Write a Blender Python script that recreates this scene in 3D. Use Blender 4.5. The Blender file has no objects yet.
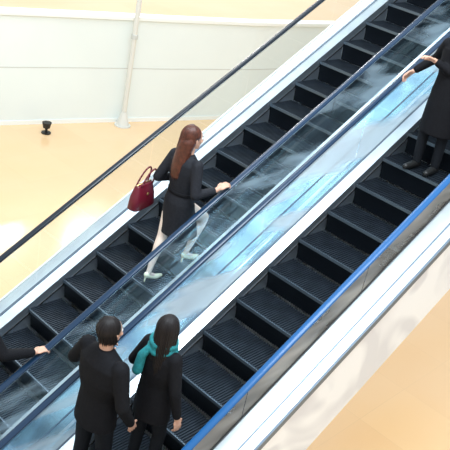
import bpy, bmesh, math, random
from mathutils import Vector, Matrix
random.seed(4)
scene=bpy.context.scene
try: scene.view_settings.view_transform='Standard'
except Exception: pass
T=math.tan(math.radians(30))
# ---------------------------------------------------------------- materials
def mat(name,col,rough=.5,metal=0,noise=0,nscale=20,bump=0,bscale=80,spec=.5):
    m=bpy.data.materials.new(name);m.use_nodes=True;nt=m.node_tree;b=nt.nodes['Principled BSDF']
    b.inputs['Base Color'].default_value=(*col,1);b.inputs['Roughness'].default_value=rough;b.inputs['Metallic'].default_value=metal
    b.inputs['Specular IOR Level'].default_value=spec
    tc=nt.nodes.new('ShaderNodeTexCoord')
    if noise:
        n=nt.nodes.new('ShaderNodeTexNoise');n.inputs['Scale'].default_value=nscale;n.inputs['Detail'].default_value=4
        r=nt.nodes.new('ShaderNodeValToRGB');r.color_ramp.elements[0].position=.3;r.color_ramp.elements[1].position=.7
        r.color_ramp.elements[0].color=(*[c*(1-noise) for c in col],1);r.color_ramp.elements[1].color=(*[min(1,c*(1+noise)) for c in col],1)
        nt.links.new(tc.outputs['Object'],n.inputs['Vector']);nt.links.new(n.outputs['Fac'],r.inputs['Fac']);nt.links.new(r.outputs['Color'],b.inputs['Base Color'])
    if bump:
        n=nt.nodes.new('ShaderNodeTexNoise');n.inputs['Scale'].default_value=bscale
        bp=nt.nodes.new('ShaderNodeBump');bp.inputs['Strength'].default_value=bump;bp.inputs['Distance'].default_value=.01
        nt.links.new(tc.outputs['Object'],n.inputs['Vector']);nt.links.new(n.outputs['Fac'],bp.inputs['Height']);nt.links.new(bp.outputs['Normal'],b.inputs['Normal'])
    return m
M={}
M['tread']=mat('step_metal',(.034,.044,.058),.40,.6,noise=.3,nscale=6)
M['riser']=mat('step_riser',(.012,.016,.022),.32,.5)
M['edge']=mat('step_nosing',(.16,.20,.24),.3,.8)  # lighter than the tread: edge highlight put into the colour
M['steel']=mat('brushed_steel',(.82,.90,.97),.30,1,noise=.08,nscale=4)
M['steel_blue']=mat('blue_tinted_steel',(.56,.74,.90),.26,1,noise=.32,nscale=2.2)
M['skirt']=mat('skirt_steel',(.68,.76,.84),.3,.9)
M['rubber']=mat('rail_rubber',(.010,.016,.026),.28)
M['rubber_navy']=mat('rail_navy',(.008,.030,.070),.25)
M['rubber_blue']=mat('rail_blue',(.012,.10,.28),.28)
M['clad']=mat('white_cladding',(.86,.86,.84),.4)
M['wall']=mat('wall_plaster',(.80,.88,.88),.30,noise=.03,nscale=.4)
M['cap']=mat('wall_cap',(.88,.92,.90),.4)
M['seam']=mat('seam_gray',(.60,.63,.61),.6)
M['pole']=mat('pole_paint',(.72,.73,.69),.35)
M['black']=mat('black_rubber',(.01,.01,.01),.5)
M['gray']=mat('joint_gray',(.16,.20,.25),.4,.5)
M['skin']=mat('skin',(.66,.37,.26),.5,noise=.06)
M['leg']=mat('pale_skin',(.90,.72,.60),.45)
M['lips']=mat('lips',(.5,.12,.12),.4)
M['eyew']=mat('eye_white',(.85,.85,.85),.2)
M['eyed']=mat('eye_iris',(.03,.015,.01),.2)
M['hair_red']=mat('hair_auburn',(.085,.022,.011),.40,noise=.4,nscale=30)
M['hair_dark']=mat('hair_dark',(.010,.007,.007),.5,noise=.3,nscale=60,spec=.3)
M['coat']=mat('coat_charcoal',(.012,.013,.018),.75,noise=.25,nscale=40,bump=.3,spec=.3)
M['coat_black']=mat('coat_black',(.006,.006,.008),.8,noise=.2,nscale=40,bump=.3,spec=.2)
M['trouser']=mat('trouser',(.010,.012,.016),.8,spec=.2)
M['bag']=mat('burgundy_leather',(.13,.006,.018),.35,bump=.2)
M['gold']=mat('brass',(.7,.5,.2),.3,1)
M['shoe']=mat('cream_shoe',(.90,.88,.62),.3)
M['teal']=mat('teal_scarf',(.01,.20,.22),.8,noise=.3,nscale=30)
# floor : polished warm stone tiles
m=mat('floor_stone',(.86,.62,.33),.14);nt=m.node_tree;b=nt.nodes['Principled BSDF']
tc=nt.nodes.new('ShaderNodeTexCoord');br=nt.nodes.new('ShaderNodeTexBrick');br.offset=0
br.inputs['Scale'].default_value=1;br.inputs['Brick Width'].default_value=1.2;br.inputs['Row Height'].default_value=1.2;br.inputs['Mortar Size'].default_value=.004
br.inputs['Color1'].default_value=(.86,.585,.30,1);br.inputs['Color2'].default_value=(.82,.54,.27,1);br.inputs['Mortar'].default_value=(.74,.50,.26,1)
nt.links.new(tc.outputs['Object'],br.inputs['Vector'])
n=nt.nodes.new('ShaderNodeTexNoise');n.inputs['Scale'].default_value=.5;n.inputs['Detail'].default_value=5
mx=nt.nodes.new('ShaderNodeMixRGB');mx.inputs['Color2'].default_value=(.88,.66,.43,1)
nt.links.new(tc.outputs['Object'],n.inputs['Vector']);nt.links.new(n.outputs['Fac'],mx.inputs['Fac']);nt.links.new(br.outputs['Color'],mx.inputs['Color1']);nt.links.new(mx.outputs['Color'],b.inputs['Base Color'])
M['floor']=m
m=mat('shadow_cladding',(.9,.88,.86),.35);nt=m.node_tree;b=nt.nodes['Principled BSDF']  # white cladding, leafy grey shadows painted in as noise
tc=nt.nodes.new('ShaderNodeTexCoord');n=nt.nodes.new('ShaderNodeTexNoise');n.inputs['Scale'].default_value=1.3;n.inputs['Detail'].default_value=1.5;n.inputs['Distortion'].default_value=1.2
r=nt.nodes.new('ShaderNodeValToRGB');r.color_ramp.elements[0].position=.50;r.color_ramp.elements[1].position=.62
r.color_ramp.elements[0].color=(.96,.96,.97,1);r.color_ramp.elements[1].color=(.76,.76,.79,1)
nt.links.new(tc.outputs['Object'],n.inputs['Vector']);nt.links.new(n.outputs['Fac'],r.inputs['Fac']);nt.links.new(r.outputs['Color'],b.inputs['Base Color'])
M['clad_shadow']=m
def glass(name,tint,painted_refl,lo,hi,amt,refl=.12,sc=1.3,base=0):  # reflections painted over the pane as pale noise patches
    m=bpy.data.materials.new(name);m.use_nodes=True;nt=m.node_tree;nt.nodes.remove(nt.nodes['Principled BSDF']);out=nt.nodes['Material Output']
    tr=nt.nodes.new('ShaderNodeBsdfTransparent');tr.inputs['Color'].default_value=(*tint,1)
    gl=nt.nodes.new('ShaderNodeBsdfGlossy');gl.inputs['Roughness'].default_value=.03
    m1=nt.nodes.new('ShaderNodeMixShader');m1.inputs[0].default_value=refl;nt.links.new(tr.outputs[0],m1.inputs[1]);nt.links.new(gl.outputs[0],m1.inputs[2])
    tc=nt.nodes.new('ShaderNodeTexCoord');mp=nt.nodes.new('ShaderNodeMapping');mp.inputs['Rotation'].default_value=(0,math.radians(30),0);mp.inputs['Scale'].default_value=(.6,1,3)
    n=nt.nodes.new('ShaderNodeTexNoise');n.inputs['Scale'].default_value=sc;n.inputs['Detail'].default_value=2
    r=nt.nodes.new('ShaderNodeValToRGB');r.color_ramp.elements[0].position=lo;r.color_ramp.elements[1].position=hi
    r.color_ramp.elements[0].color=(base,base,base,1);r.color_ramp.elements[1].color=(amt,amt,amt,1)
    df=nt.nodes.new('ShaderNodeBsdfDiffuse');df.inputs['Color'].default_value=(*painted_refl,1)
    tl=nt.nodes.new('ShaderNodeBsdfTranslucent');tl.inputs['Color'].default_value=(*painted_refl,1)
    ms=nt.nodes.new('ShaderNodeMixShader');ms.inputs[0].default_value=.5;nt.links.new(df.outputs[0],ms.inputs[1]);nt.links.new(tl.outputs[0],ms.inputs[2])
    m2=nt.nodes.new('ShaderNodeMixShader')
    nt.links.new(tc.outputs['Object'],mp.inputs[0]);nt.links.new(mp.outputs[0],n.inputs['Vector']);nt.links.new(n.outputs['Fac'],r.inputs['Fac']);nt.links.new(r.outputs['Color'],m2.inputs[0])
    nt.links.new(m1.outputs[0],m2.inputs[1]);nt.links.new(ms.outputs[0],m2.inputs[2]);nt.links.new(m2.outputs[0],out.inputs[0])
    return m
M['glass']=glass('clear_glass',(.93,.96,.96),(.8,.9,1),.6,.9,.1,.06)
M['glass_blue']=glass('tinted_blue_glass',(.82,.93,1.0),(.66,.85,1),.50,.64,.42,.10)  # blue tint plus painted bluish reflection patches
M['glass_mid']=glass('painted_reflection_glass',(.74,.90,1.0),(.92,.97,1),.43,.57,.80,.10,1.0)  # blue-white reflections painted in as dense pale patches
M['glass_brown']=glass('bronze_glass',(.84,.74,.65),(.82,.73,.64),.38,.62,.62,.04,1.3,.25)  # bronze tint plus brown reflections painted as patches
# ---------------------------------------------------------------- helpers
def empty(name,loc=(0,0,0),rot=0,sc=1):
    e=bpy.data.objects.new(name,None);e.location=loc;e.rotation_euler=(0,0,rot);e.scale=(sc,)*3;scene.collection.objects.link(e);return e
def obj(name,me,mt,parent=None,smooth=False):
    o=bpy.data.objects.new(name,me);scene.collection.objects.link(o)
    if mt is not None: me.materials.append(mt)
    if parent: o.parent=parent
    if smooth:
        for p in me.polygons:p.use_smooth=True
    return o
def mesh(name,v,f,mt,parent=None,smooth=False):
    me=bpy.data.meshes.new(name);me.from_pydata([tuple(a) for a in v],[],f)
    bm=bmesh.new();bm.from_mesh(me);bmesh.ops.recalc_face_normals(bm,faces=bm.faces);bm.to_mesh(me);bm.free()
    return obj(name,me,mt,parent,smooth)
def box(name,a,b,mt,parent=None,bev=0):
    v=[(x,y,z) for x in (a[0],b[0]) for y in (a[1],b[1]) for z in (a[2],b[2])]
    f=[(0,1,3,2),(4,6,7,5),(0,4,5,1),(2,3,7,6),(0,2,6,4),(1,5,7,3)]
    return mesh(name,v,f,mt,parent)
def slope(name,prof,x0,x1,mt,parent,smooth=False):
    n=len(prof);v=[(x,y,x*T+h) for x in (x0,x1) for y,h in prof]
    if n==2: f=[(0,1,3,2)]
    else: f=[(i,(i+1)%n,n+(i+1)%n,n+i) for i in range(n)]+[tuple(range(n))[::-1],tuple(range(n,2*n))]
    return mesh(name,v,f,mt,parent,smooth)
def rect(y0,y1,h0,h1): return [(y0,h0),(y1,h0),(y1,h1),(y0,h1)]
X0,X1=-5.0,9.2
# ---------------------------------------------------------------- step mesh (shared)
def step_mesh():
    bm=bmesh.new()
    def bx(a,b,mi):
        vs=[bm.verts.new((x,y,z)) for x in (a[0],b[0]) for y in (a[1],b[1]) for z in (a[2],b[2])]
        for q in [(0,1,3,2),(4,6,7,5),(0,4,5,1),(2,3,7,6),(0,2,6,4),(1,5,7,3)]:
            bm.faces.new([vs[i] for i in q]).material_index=mi
    bx((.0,-.49,-.03),(.405,.49,-.012),0)
    n=36
    for i in range(n):
        y=-.485+i*(.97/(n-1))
        bx((.004,y-.006,-.012),(.40,y+.006,0),0)
    bx((-.004,-.49,-.032),(.014,.49,-.001),2)
    prev=None
    for k in range(7):
        t=k/6;x=.008+.035*math.sin(t*math.pi*.5);z=-.03-.205*t
        cur=[bm.verts.new((x,-.49,z)),bm.verts.new((x,.49,z))]
        if prev: bm.faces.new([prev[0],prev[1],cur[1],cur[0]]).material_index=1
        prev=cur
    for i in range(n):
        y=-.485+i*(.97/(n-1));prev=None
        for k in range(5):
            t=k/4;x=.0+.035*math.sin(t*math.pi*.5);z=-.03-.205*t
            cur=[bm.verts.new((x,y-.004,z)),bm.verts.new((x,y+.004,z))]
            if prev: bm.faces.new([prev[0],prev[1],cur[1],cur[0]]).material_index=1
            prev=cur
    bmesh.ops.recalc_face_normals(bm,faces=bm.faces)
    me=bpy.data.meshes.new('step');bm.to_mesh(me);bm.free()
    for k in('tread','riser','edge'):me.materials.append(M[k])
    return me
STEP=step_mesh()
def rail(name,y,par,mt,w=.034):
    prof=[(y+w*math.cos(a),.957+.019*math.sin(a)) for a in [i*math.pi/8 for i in range(16)]]
    slope(name,prof,X0,X1,mt,par,True)
    slope(name+'_guide',rect(y-.014,y+.014,.922,.942),X0,X1,M['steel'],par)
def panels(name,y,h0,h1,par,mt):
    x=X0;i=0
    while x<X1-.1:
        xe=min(x+1.35,X1);i+=1
        slope('%s_%d'%(name,i),[(y,h0),(y,h1)],x,xe-.008,mt,par);x=xe
def escalator(yc,gf,gn,rf,rn):
    e=empty('escalator')
    k=-11
    while True:
        x=-.3+.4*k
        if x>X1-.5:break
        if x>X0-.05:
            o=bpy.data.objects.new('step_%d'%(k+12),STEP);scene.collection.objects.link(o);o.location=(x,yc,.231*k);o.parent=e
        k+=1
    for s,nm in((1,'far'),(-1,'near')):
        q=lambda a,b,h0,h1:rect(min(yc+s*a,yc+s*b),max(yc+s*a,yc+s*b),h0,h1)
        slope('skirt_'+nm,q(.497,.51,-.28,.215),X0,X1,M['skirt'],e)
        slope('inner_deck_'+nm,[(yc+s*.497,.215),(yc+s*.60,.245),(yc+s*.60,.20),(yc+s*.497,.20)],X0,X1,M['steel'],e)
        slope('glass_channel_'+nm,q(.600,.622,.20,.262),X0,X1,M['gray'],e)
        slope('brush_line_'+nm,q(.490,.4975,.09,.108),X0,X1,M['black'],e)
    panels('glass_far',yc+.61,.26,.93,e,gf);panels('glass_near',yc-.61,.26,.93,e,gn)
    rail('handrail_far',yc+.61,e,rf,.032);rail('handrail_near',yc-.61,e,rn,.034)
    return e
Y2=-1.652
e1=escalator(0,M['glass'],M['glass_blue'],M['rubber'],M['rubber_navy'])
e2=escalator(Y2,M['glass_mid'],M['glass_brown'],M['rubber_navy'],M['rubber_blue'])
slope('outer_deck',[(.62,.20),(.62,.240),(.66,.245),(.76,.235),(.77,.20)],X0,X1,M['steel'],e1)
slope('outer_deck_lip',rect(.77,.79,-.45,.245),X0,X1,M['clad'],e1)
slope('middle_deck',rect(-1.04,-.622,.20,.235),X0,X1,M['steel_blue'],e1)
slope('middle_deck_joint',rect(-.845,-.829,.235,.240),X0,X1,M['gray'],e1)
slope('middle_deck_bead',rect(-.96,-.93,.235,.250),X0,X1,M['steel'],e1)
slope('truss_soffit',rect(-.84,.78,-.55,-.45),X0,X1,M['clad'],e1)
yo=Y2-.622
slope('outer_ledge',[(yo,.58),(yo,.62),(yo-.25,.60),(yo-.25,.56)],X0,X1,M['steel'],e2)
slope('outer_ledge_trim',rect(yo-.006,yo+.006,.60,.64),X0,X1,M['black'],e2)
slope('outer_ledge_groove',[(yo-.15,.600),(yo-.15,.613),(yo-.165,.612),(yo-.165,.600)],X0,X1,M['gray'],e2)
slope('outer_ledge_edge',rect(yo-.272,yo-.25,.54,.612),X0,X1,M['gray'],e2)
slope('truss_cladding',rect(yo-.262,yo-.20,-.30,.57),X0,X1,M['clad_shadow'],e2)
slope('truss_soffit',rect(yo-.2,-.86,-.42,-.30),X0,X1,M['clad'],e2)
# ---------------------------------------------------------------- room
box('floor',(-22,-16,-3.2),(32,26,-3.0),M['floor'])
box('floor_landing',(X1,-6,X1*T-.1),(16,3,X1*T+.2),M['floor'])
ctrl=[(-20,13.0),(-12,12.4),(-4,11.5),(1,10.8),(4.6,9.98),(6.6,9.45),(8.7,8.85),(11,8.25),(14,7.7),(18,7.2),(24,6.9),(31,6.8)]
def wallstrip(name,z0,z1,off0,off1,mt,par=None):
    v=[];f=[]
    for i,(x,y) in enumerate(ctrl): v+=[(x,y+off0,z0),(x,y+off1,z0),(x,y+off1,z1),(x,y+off0,z1)]
    for i in range(len(ctrl)-1):
        a=4*i;b=a+4
        for k in range(4): f.append((a+k,a+(k+1)%4,b+(k+1)%4,b+k))
    f+= [(0,1,2,3),(len(v)-4,len(v)-1,len(v)-2,len(v)-3)]
    return mesh(name,v,f,mt,par)
wallstrip('wall_back',-3.0,-.42,0,.25,M['wall'])
wallstrip('trim_1',-.42,-.34,-.05,.30,M['cap'])
wallstrip('trim_2',-1.62,-1.60,-.006,.0,M['seam'])
wallstrip('baseboard_back',-3.0,-2.9,-.02,0,M['cap'])
v=[(-20,13.2,-.5),(-4,11.7,-.5),(4.6,10.2,-.5),(8.7,9.1,-.5),(14,7.9,-.5),(31,7.05,-.5),(31,26,-.5),(-20,26,-.5)]
mesh('floor_terrace',v,[tuple(range(8))],M['floor'])
p=empty('signal_pole',(7.45,8.95,-3))
def cyl(name,r,z0,z1,mt,par,n=20,r2=None,x=0,y=0):
    r2=r if r2 is None else r2
    v=[(x+r*math.cos(a),y+r*math.sin(a),z0) for a in [2*math.pi*i/n for i in range(n)]]+[(x+r2*math.cos(a),y+r2*math.sin(a),z1) for a in [2*math.pi*i/n for i in range(n)]]
    f=[(i,(i+1)%n,n+(i+1)%n,n+i) for i in range(n)]+[tuple(range(n))[::-1],tuple(range(n,2*n))]
    return mesh(name,v,f,mt,par,False)
cyl('shaft',.06,0,4.2,M['pole'],p);cyl('base_flange',.2,0,.03,M['pole'],p);cyl('base_cone',.16,.03,.35,M['pole'],p,r2=.07)
cyl('collar',.08,2.2,2.3,M['seam'],p);cyl('finial',.09,4.2,4.3,M['pole'],p,r2=.03)
s=empty('shoe_standin',(5.37,9.2,-3))  # made-up dark object in place of a distant shoe, gives no light
cyl('standin_base',.11,0,.03,M['black'],s);cyl('standin_stem',.03,.03,.14,M['black'],s);cyl('flared_top',.08,.14,.27,M['black'],s,r2=.11)
# ---------------------------------------------------------------- shape builder
class Shape:
    def __init__(s): s.bm=bmesh.new()
    def ell(s,c,r,rot=None,u=16,v=10):
        M4=Matrix.Translation(Vector(c))@((rot or Matrix()).to_4x4())@Matrix.Diagonal((*r,1))
        bmesh.ops.create_uvsphere(s.bm,u_segments=u,v_segments=v,radius=1,matrix=M4);return s
    def tube(s,pts,rad,n=14):
        pts=[Vector(p) for p in pts]
        for p,r in zip(pts,rad): s.ell(p,(r,r,r),u=n,v=8)
        for i in range(len(pts)-1):
            a,b=pts[i],pts[i+1];d=b-a
            if d.length<1e-5:continue
            q=d.to_track_quat('Z','Y').to_matrix().to_4x4()
            bmesh.ops.create_cone(s.bm,cap_ends=True,segments=n,radius1=rad[i],radius2=rad[i+1],depth=d.length,matrix=Matrix.Translation((a+b)/2)@q)
        return s
    def loft(s,rings,n=28,p=2.0):
        prev=None
        for (cx,cy,cz,rx,ry) in rings:
            cur=[]
            for i in range(n):
                a=2*math.pi*i/n;ca,sa=math.cos(a),math.sin(a)
                cur.append(s.bm.verts.new((cx+rx*math.copysign(abs(ca)**(2/p),ca),cy+ry*math.copysign(abs(sa)**(2/p),sa),cz)))
            if prev:
                for i in range(n): s.bm.faces.new((prev[i],prev[(i+1)%n],cur[(i+1)%n],cur[i]))
            else: s.bm.faces.new(cur[::-1])
            prev=cur
        s.bm.faces.new(prev);return s
    def out(s,name,mt,par,voxel=None,sm=4):
        bmesh.ops.recalc_face_normals(s.bm,faces=s.bm.faces)
        me=bpy.data.meshes.new(name);s.bm.to_mesh(me);s.bm.free();o=obj(name,me,mt,par,True)
        if voxel:
            r=o.modifiers.new('r','REMESH');r.mode='VOXEL';r.voxel_size=voxel;r.use_smooth_shade=True
            c=o.modifiers.new('s','SMOOTH');c.factor=.5;c.iterations=sm
        return o
def hand(name,par,w,fwd,up,ts,curl=.55,mt=None):
    f=Vector(fwd).normalized();u=Vector(up);u=(u-f*u.dot(f)).normalized();l=u.cross(f)
    R=Matrix((f,l,u)).transposed();W=Vector(w)
    P=lambda x,y,z:W+R@Vector((x,y,z))
    s=Shape()
    s.tube([P(-.05,0,0),P(0,0,0),P(.02,0,0)],[.027,.024,.024])
    s.ell(P(.05,0,0),(.048,.040,.015),R)
    s.ell(P(.035,ts*.022,-.006),(.032,.018,.015),R)
    for j,(y,L) in enumerate([(.030,.066),(.010,.077),(-.010,.072),(-.029,.056)]):
        y=y*ts;pt=Vector((.085-.004*abs(j-1),y,0));pts=[Vector((.05,y*.8,0)),pt];a=curl*.6
        for k,fr in enumerate((.45,.32,.23)):
            pt=pt+Vector((math.cos(a),y*.6,-math.sin(a)))*L*fr*1.15;pts.append(pt.copy());a+=curl
        s.tube([P(*q) for q in pts],[.0095,.0095,.0088,.008,.0068],n=10)
    a=[Vector((.02,ts*.025,-.004)),Vector((.045,ts*.050,-.012)),Vector((.07,ts*.060,-.022)),Vector((.092,ts*.058,-.034))]
    s.tube([P(*q) for q in a],[.013,.011,.010,.0085],n=10)
    return s.out(name,mt or M['skin'],par,.0035,2)
def head(par,c,yaw=0,skin=None,pitch=0):
    R=Matrix.Rotation(yaw,3,'Z')@Matrix.Rotation(pitch,3,'Y');C=Vector(c);P=lambda x,y,z:C+R@Vector((x,y,z));skin=skin or M['skin']
    s=Shape()
    s.ell(P(0,0,.02),(.093,.074,.098),R).ell(P(.022,0,-.045),(.066,.056,.068),R).ell(P(.06,0,-.088),(.026,.026,.022),R)
    s.tube([P(.086,0,.02),P(.108,0,-.022)],[.009,.014],n=10).ell(P(.10,.010,-.026),(.011,.009,.008),R).ell(P(.10,-.010,-.026),(.011,.009,.008),R)
    s.ell(P(.068,.034,-.02),(.025,.022,.02),R).ell(P(.068,-.034,-.02),(.025,.022,.02),R)
    for q in(1,-1): s.ell(P(-.004,q*.076,-.008),(.018,.009,.031),R)
    s.tube([P(-.015,0,-.05),C+Vector((-.025,0,-.15))],[.052,.056])
    s.out('head',skin,par,.006,3)
    s=Shape()
    for q in(1,-1): s.ell(P(.080,q*.030,.008),(.013,.015,.010),R)
    s.out('eyes',M['eyew'],par)
    s=Shape()
    for q in(1,-1): s.ell(P(.0905,q*.030,.008),(.004,.006,.006),R)
    for q in(1,-1): s.tube([P(.090,q*.016,.028),P(.086,q*.045,.030)],[.0035,.0025],n=8)
    s.out('irises_and_brows',M['eyed'],par)
    s=Shape();s.tube([P(.087,-.018,-.055),P(.094,0,-.052),P(.087,.018,-.055)],[.004,.007,.004],n=8);s.out('mouth',M['lips'],par)
    return P,R
def strands(par,P,mt,n,z_end,rr=.0055,seed=1,ymax=1.45,back=.03,wild=.006,fwd=-.012):
    rnd=random.Random(seed)
    cu=bpy.data.curves.new('hair_strands','CURVE');cu.dimensions='3D';cu.bevel_depth=1;cu.bevel_resolution=2;cu.use_fill_caps=True
    for i in range(n):
        a=-ymax+2*ymax*i/(n-1)+rnd.uniform(-.02,.02)
        ze=z_end+rnd.uniform(-.03,.03)*(1 if z_end<-.2 else .4);w=rnd.uniform(-wild,wild);off=rnd.uniform(-.004,.004)
        sp=cu.splines.new('POLY');K=26;sp.points.add(K-1)
        for k in range(K):
            t=k/(K-1)
            if t<.4:
                q=t/.4*math.pi*.5
                x=-math.cos(a)*(.112+off)*math.sin(q)+fwd;y=math.sin(a)*(.088+off)*math.sin(q);z=.03+.108*math.cos(q)
            else:
                q=(t-.4)/.6;sc=1-.22*q*q
                x=-math.cos(a)*(.112+off)+fwd-back*math.sin(q*math.pi*.5);y=math.sin(a)*(.088+off)*sc+w*math.sin(q*4)*q*1.5;z=.03+(ze-.03)*q
            p=P(x,y,z);sp.points[k].co=(*p,1);sp.points[k].radius=rr*(1 if t<.85 else 1-.8*(t-.85)/.15)
    o=bpy.data.objects.new('hair_strands',cu);scene.collection.objects.link(o);cu.materials.append(mt);o.parent=par
# ---------------------------------------------------------------- woman with handbag
w=empty('woman',(-.02,-.30,0))
P,R=head(w,(.035,0,1.575),yaw=-.25)
s=Shape();s.ell(P(-.018,0,.035),(.097,.086,.100),R)
s.loft([(-.105,.02,1.18,.018,.055),(-.10,.02,1.27,.030,.070),(-.08,.015,1.36,.045,.080),(-.055,.01,1.45,.06,.084),(-.02,0,1.56,.085,.085),(.0,0,1.62,.07,.07)])
s.out('hair_mass',M['hair_red'],w,.008,6)
strands(w,P,M['hair_red'],70,-.39,.0055,back=.035,wild=.02)
s=Shape()
s.loft([(.06,0,.56,.185,.205),(.05,0,.66,.17,.195),(.025,0,.80,.145,.19),(.005,0,.92,.125,.175),(0,0,1.03,.098,.142),(0,0,1.14,.108,.158),(0,0,1.26,.115,.178),(-.005,0,1.34,.105,.178),(-.005,0,1.39,.08,.135),(0,0,1.43,.06,.075)])
s.tube([(-.005,-.155,1.355),(-.06,-.245,1.10),(.145,-.285,1.125)],[.062,.050,.036])
s.tube([(-.005,.155,1.355),(-.11,.235,1.10),(.10,.20,1.07)],[.062,.050,.036])
s.out('coat',M['coat'],w,.009,4)
s=Shape();s.loft([(0,0,1.01,.103,.149),(0,0,1.015,.108,.154),(0,0,1.045,.108,.154),(0,0,1.05,.103,.149)]);s.tube([(.10,.02,1.03),(.135,.03,.93)],[.012,.01]);s.out('belt',M['coat_black'],w)
s=Shape();s.tube([(-.055,-.03,1.405),(-.06,.0,1.40),(-.05,.05,1.405),(.0,.085,1.41),(.07,.03,1.37)],[.018]*5);s.tube([(-.055,-.03,1.405),(0,-.085,1.41),(.07,-.03,1.37)],[.018]*3);s.out('collar',M['coat'],w,.006,3)
s=Shape()
s.tube([(0,.085,.90),(-.07,.08,.50),(-.10,.075,.42),(-.19,.07,.10)],[.085,.052,.050,.026])
s.tube([(0,-.085,.90),(.30,-.09,.71),(.27,-.09,.62),(.13,-.09,.335)],[.085,.055,.050,.026])
s.ell((-.115,.076,.36),(.048,.044,.10)).ell((.215,-.09,.575),(.048,.044,.09))
s.tube([(-.19,.07,.09),(-.09,.07,.035)],[.025,.022]).tube([(.13,-.09,.325),(.23,-.09,.27)],[.025,.022])
s.out('legs',M['leg'],w,.007,3)
s=Shape()
for (hx,y,z) in((-.205,.07,0),(.115,-.09,.231)):
    s.tube([(hx,y,z+.075),(hx+.06,y,z+.045),(hx+.13,y,z+.022),(hx+.20,y,z+.018)],[.028,.028,.032,.020])
    s.ell((hx-.005,y,z+.085),(.030,.030,.032));s.tube([(hx-.015,y,z+.07),(hx-.022,y,z+.008)],[.012,.008])
s.out('shoes',M['shoe'],w,.005,2)
hand('hand_right',w,(.185,-.300,1.145),(.85,-.18,.40),(-.45,-.1,.87),1,.55)
hand('hand_left',w,(.13,.19,1.07),(.9,-.3,.1),(0,.3,.9),-1,.7)
hb=empty('handbag',(-.225,.015,.885),.22,1.06)
v=[];f=[]
for (z,rx,ry) in((-.125,.150,.055),(-.11,.16,.065),(.0,.145,.058),(.10,.115,.035),(.115,.11,.02)):
    n=24
    for i in range(n):
        a=2*math.pi*i/n;ca,sa=math.cos(a),math.sin(a);v.append((rx*math.copysign(abs(ca)**.5,ca),ry*math.copysign(abs(sa)**.5,sa),z))
for r_ in range(4):
    for i in range(24): f.append((r_*24+i,r_*24+(i+1)%24,(r_+1)*24+(i+1)%24,(r_+1)*24+i))
f+=[tuple(range(24))[::-1],tuple(range(96,120))]
mesh('bag_body',v,f,M['bag'],hb,True)
for q in(1,-1):
    s=Shape();s.tube([(.085*math.cos(a)+.055*math.sin(a)+.01,q*.028-.02*math.sin(a),.10+.16*math.sin(a)) for a in [math.pi*i/12 for i in range(13)]],[.008]*13,n=8);s.out('handle_%d'%(1 if q>0 else 2),M['bag'],hb)
s=Shape();s.tube([(-.11,0,.118),(.11,0,.118)],[.006,.006],n=8).ell((.0,-.062,.03),(.018,.006,.014));s.out('clasp',M['gold'],hb)
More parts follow.
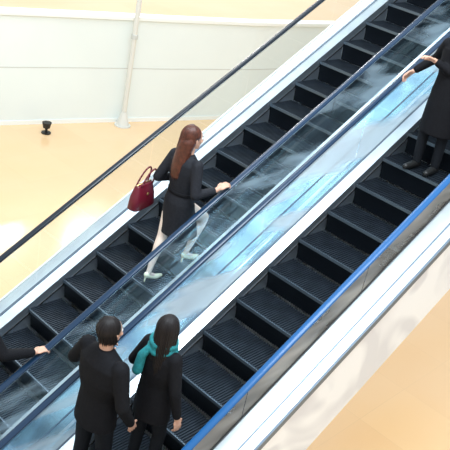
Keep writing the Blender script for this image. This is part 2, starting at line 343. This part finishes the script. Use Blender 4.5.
# ---------------------------------------------------------------- generic dressed adult
def adult(name,loc,rot,h,coat,hair,longhair=False,fem=False,rh=None,lh=None,coat_len=.80,yaw=0,pitch=0,scarf=False,wide=1.0,trs=None,hdir=(.85,0,.45),fringe=False):
    e=empty(name,loc,rot);k=h/1.75
    K=lambda *a:tuple(q*k for q in a)
    P,R=head(e,K(.03,0,1.62),yaw,pitch=pitch)
    s=Shape();s.ell(P(-.016,0,.036),(.097,.084,.098),R)
    if fringe: s.ell(P(.018,0,.062),(.082,.078,.066),R)
    if longhair: s.loft([(-.095*k,0,1.27*k,.03,.06),(-.07*k,0,1.38*k,.05,.08),(-.03*k,0,1.5*k,.06,.085),(-.01*k,0,1.62*k,.08,.08)])
    else: s.ell(P(-.045,0,-.02),(.055,.07,.06),R)
    s.out('hair',hair,e,.007,5)
    strands(e,P,hair,50,-.34 if longhair else -.085,.0055,back=.03 if longhair else -.035,fwd=.0 if fringe else -.012,ymax=1.75 if fringe else 1.45)
    sw=(.19 if fem else .215)*wide;L=coat_len
    s=Shape()
    s.loft([(.0,0,L*k,.15*k,.20*k),(.0,0,(L*.4+.6)*k,.14*k,.19*k),(0,0,1.08*k,.125*k,.165*k*wide),(0,0,1.22*k,.135*k,sw*k),(0,0,1.37*k,.125*k,sw*k),(-.005,0,1.44*k,.09*k,.15*k),(-.005,0,1.49*k,.065,.075)])
    rsh=K(0,-sw+.03,1.40);lsh=K(0,sw-.03,1.40)
    def arm(sh,wr,sd):
        a=Vector(sh);b=Vector(wr);L1,L2=.30*k,.27*k;d=(b-a);D=min(d.length,L1+L2-.005);b=a+d.normalized()*D
        m=(L1*L1-L2*L2+D*D)/(2*D);hh=math.sqrt(max(0,L1*L1-m*m));n=d.normalized();pl=Vector((-.5,sd*.6,-.8));pl=(pl-n*pl.dot(n)).normalized()
        return a,a+n*m+pl*hh,b
    rh=rh or K(.12,-.27,.88);lh=lh or K(.12,.27,.88)
    ends=[]
    for sh,wr,sd in((rsh,rh,-1),(lsh,lh,1)):
        a,c,b=arm(sh,wr,sd);s.tube([a,c,b-(b-c).normalized()*.02],[.07*k,.056*k,.042*k]);ends.append((c,b))
    s.out('coat',coat,e,.010,4)
    for (c,b),nm,ts in((ends[0],'hand_right',1),(ends[1],'hand_left',-1)):
        d=(b-c).normalized();up=d.z>-.6
        fw=(d*.6+Vector(hdir)*.4) if up else d
        hand(nm,e,b+d*.01,fw,(-.3,0,.9) if up else (0,-ts,0),ts,.5)
    s=Shape()
    for q,dx in((1,-.03),(-1,.03)):
        s.tube([K(0,q*.09,.92),K(dx+.02,q*.10,.50),K(dx-.02,q*.10,.09)],[.095*k,.065*k,.05*k])
    s.ell(K(0,0,.93),K(.12,.165,.12));s.out('legs',trs or M['trouser'],e,.010,3)
    s=Shape()
    for q,dx in((1,-.03),(-1,.03)):
        s.tube([K(dx-.05,q*.10,.048),K(dx+.05,q*.105,.045),K(dx+.17,q*.115,.038)],[.045*k,.042*k,.036*k]);
    s.out('shoes',M['black'],e,.008,2)
    if scarf:
        s=Shape();n=14
        for lay,(r0,z0) in enumerate(((.085,1.475),(.095,1.44),(.088,1.505))):
            pts=[(r0*math.cos(2*math.pi*i/n),r0*1.05*math.sin(2*math.pi*i/n),(z0+.012*math.sin(3*2*math.pi*i/n+lay))*k) for i in range(n+1)]
            s.tube(pts,[.03]*(n+1),n=8)
        s.tube([(-.07,.05,1.46*k),(-.135,.08,1.36*k),(-.15,.09,1.20*k)],[.03,.038,.045],n=10)
        s.out('scarf',M['teal'],e,.008,3)
    return e
adult('man',(-1.80,-1.46,-.924),0,1.78,M['coat_black'],M['hair_dark'],lh=(.30,.37,1.16),rh=(.12,-.28,.90),coat_len=.78,wide=1.06)
adult('woman',(-1.43,-1.71,-.693),0,1.58,M['coat_black'],M['hair_dark'],longhair=True,fem=True,scarf=True,yaw=.5,rh=(.02,-.27,.74),lh=(.2,.2,.95),coat_len=.7)
adult('woman',(2.26,-1.57,1.386),math.pi,1.66,M['coat_black'],M['hair_dark'],longhair=True,fem=True,yaw=-.35,pitch=.3,rh=(-.02,-.44,.955),lh=(.20,-.12,1.17),coat_len=.45,hdir=(.5,-.2,.1),fringe=True)
adult('man',(-2.16,-.18,-1.155),0,1.76,M['coat_black'],M['hair_dark'],rh=(.34,-.42,1.14),coat_len=.78)
# ---------------------------------------------------------------- light
def area(name,loc,size,sy,e,col,target=None):
    l=bpy.data.lights.new(name,'AREA');l.shape='RECTANGLE';l.size=size;l.size_y=sy;l.energy=e;l.color=col
    o=bpy.data.objects.new(name,l);scene.collection.objects.link(o);o.location=loc
    if target is not None: o.rotation_euler=(Vector(target)-Vector(loc)).to_track_quat('-Z','Y').to_euler()
    return o
area('skylight_lamp',(-2,-3,10),7,5,1600,(.82,.92,1),(1,0,0))
area('ceiling_lamp',(5,6,9),6,4,380,(.98,.98,.96),(5,6,-3))
for i,(x,y) in enumerate(((14,17),(17,20),(12,21),(19,15))):
    area('ceiling_lamp',(x,y,6.5),2,1.2,320,(1,.98,.95),(x-6,y-8,-3))
wd=bpy.data.worlds.new('world');scene.world=wd;wd.use_nodes=True;bg=wd.node_tree.nodes['Background']
tc=wd.node_tree.nodes.new('ShaderNodeTexCoord');sp=wd.node_tree.nodes.new('ShaderNodeSeparateXYZ');rp=wd.node_tree.nodes.new('ShaderNodeValToRGB')
rp.color_ramp.elements[0].color=(.80,.80,.78,1);rp.color_ramp.elements[1].color=(.82,.93,1,1);rp.color_ramp.elements[0].position=.1;rp.color_ramp.elements[1].position=.7
wd.node_tree.links.new(tc.outputs['Generated'],sp.inputs[0]);wd.node_tree.links.new(sp.outputs['Z'],rp.inputs[0]);wd.node_tree.links.new(rp.outputs[0],bg.inputs[0])
bg.inputs[1].default_value=1.0
# ---------------------------------------------------------------- camera
th,ph,rh=[math.radians(a) for a in(26.8,51.1,11.9)]
r=Vector((math.cos(ph),-math.sin(ph),0));F=Vector((math.sin(ph)*math.cos(th),math.cos(ph)*math.cos(th),-math.sin(th)));U=Vector((math.sin(ph)*math.sin(th),math.cos(ph)*math.sin(th),math.cos(th)))
Rr=r*math.cos(rh)+U*math.sin(rh);UU=-r*math.sin(rh)+U*math.cos(rh)
cam=bpy.data.cameras.new('camera');co=bpy.data.objects.new('camera',cam);scene.collection.objects.link(co)
mw=Matrix((Rr,UU,-F)).transposed().to_4x4();mw.translation=(-5.287,-5.176,4.377);co.matrix_world=mw
cam.sensor_width=36;cam.lens=811/450*36;cam.clip_end=200
scene.camera=co
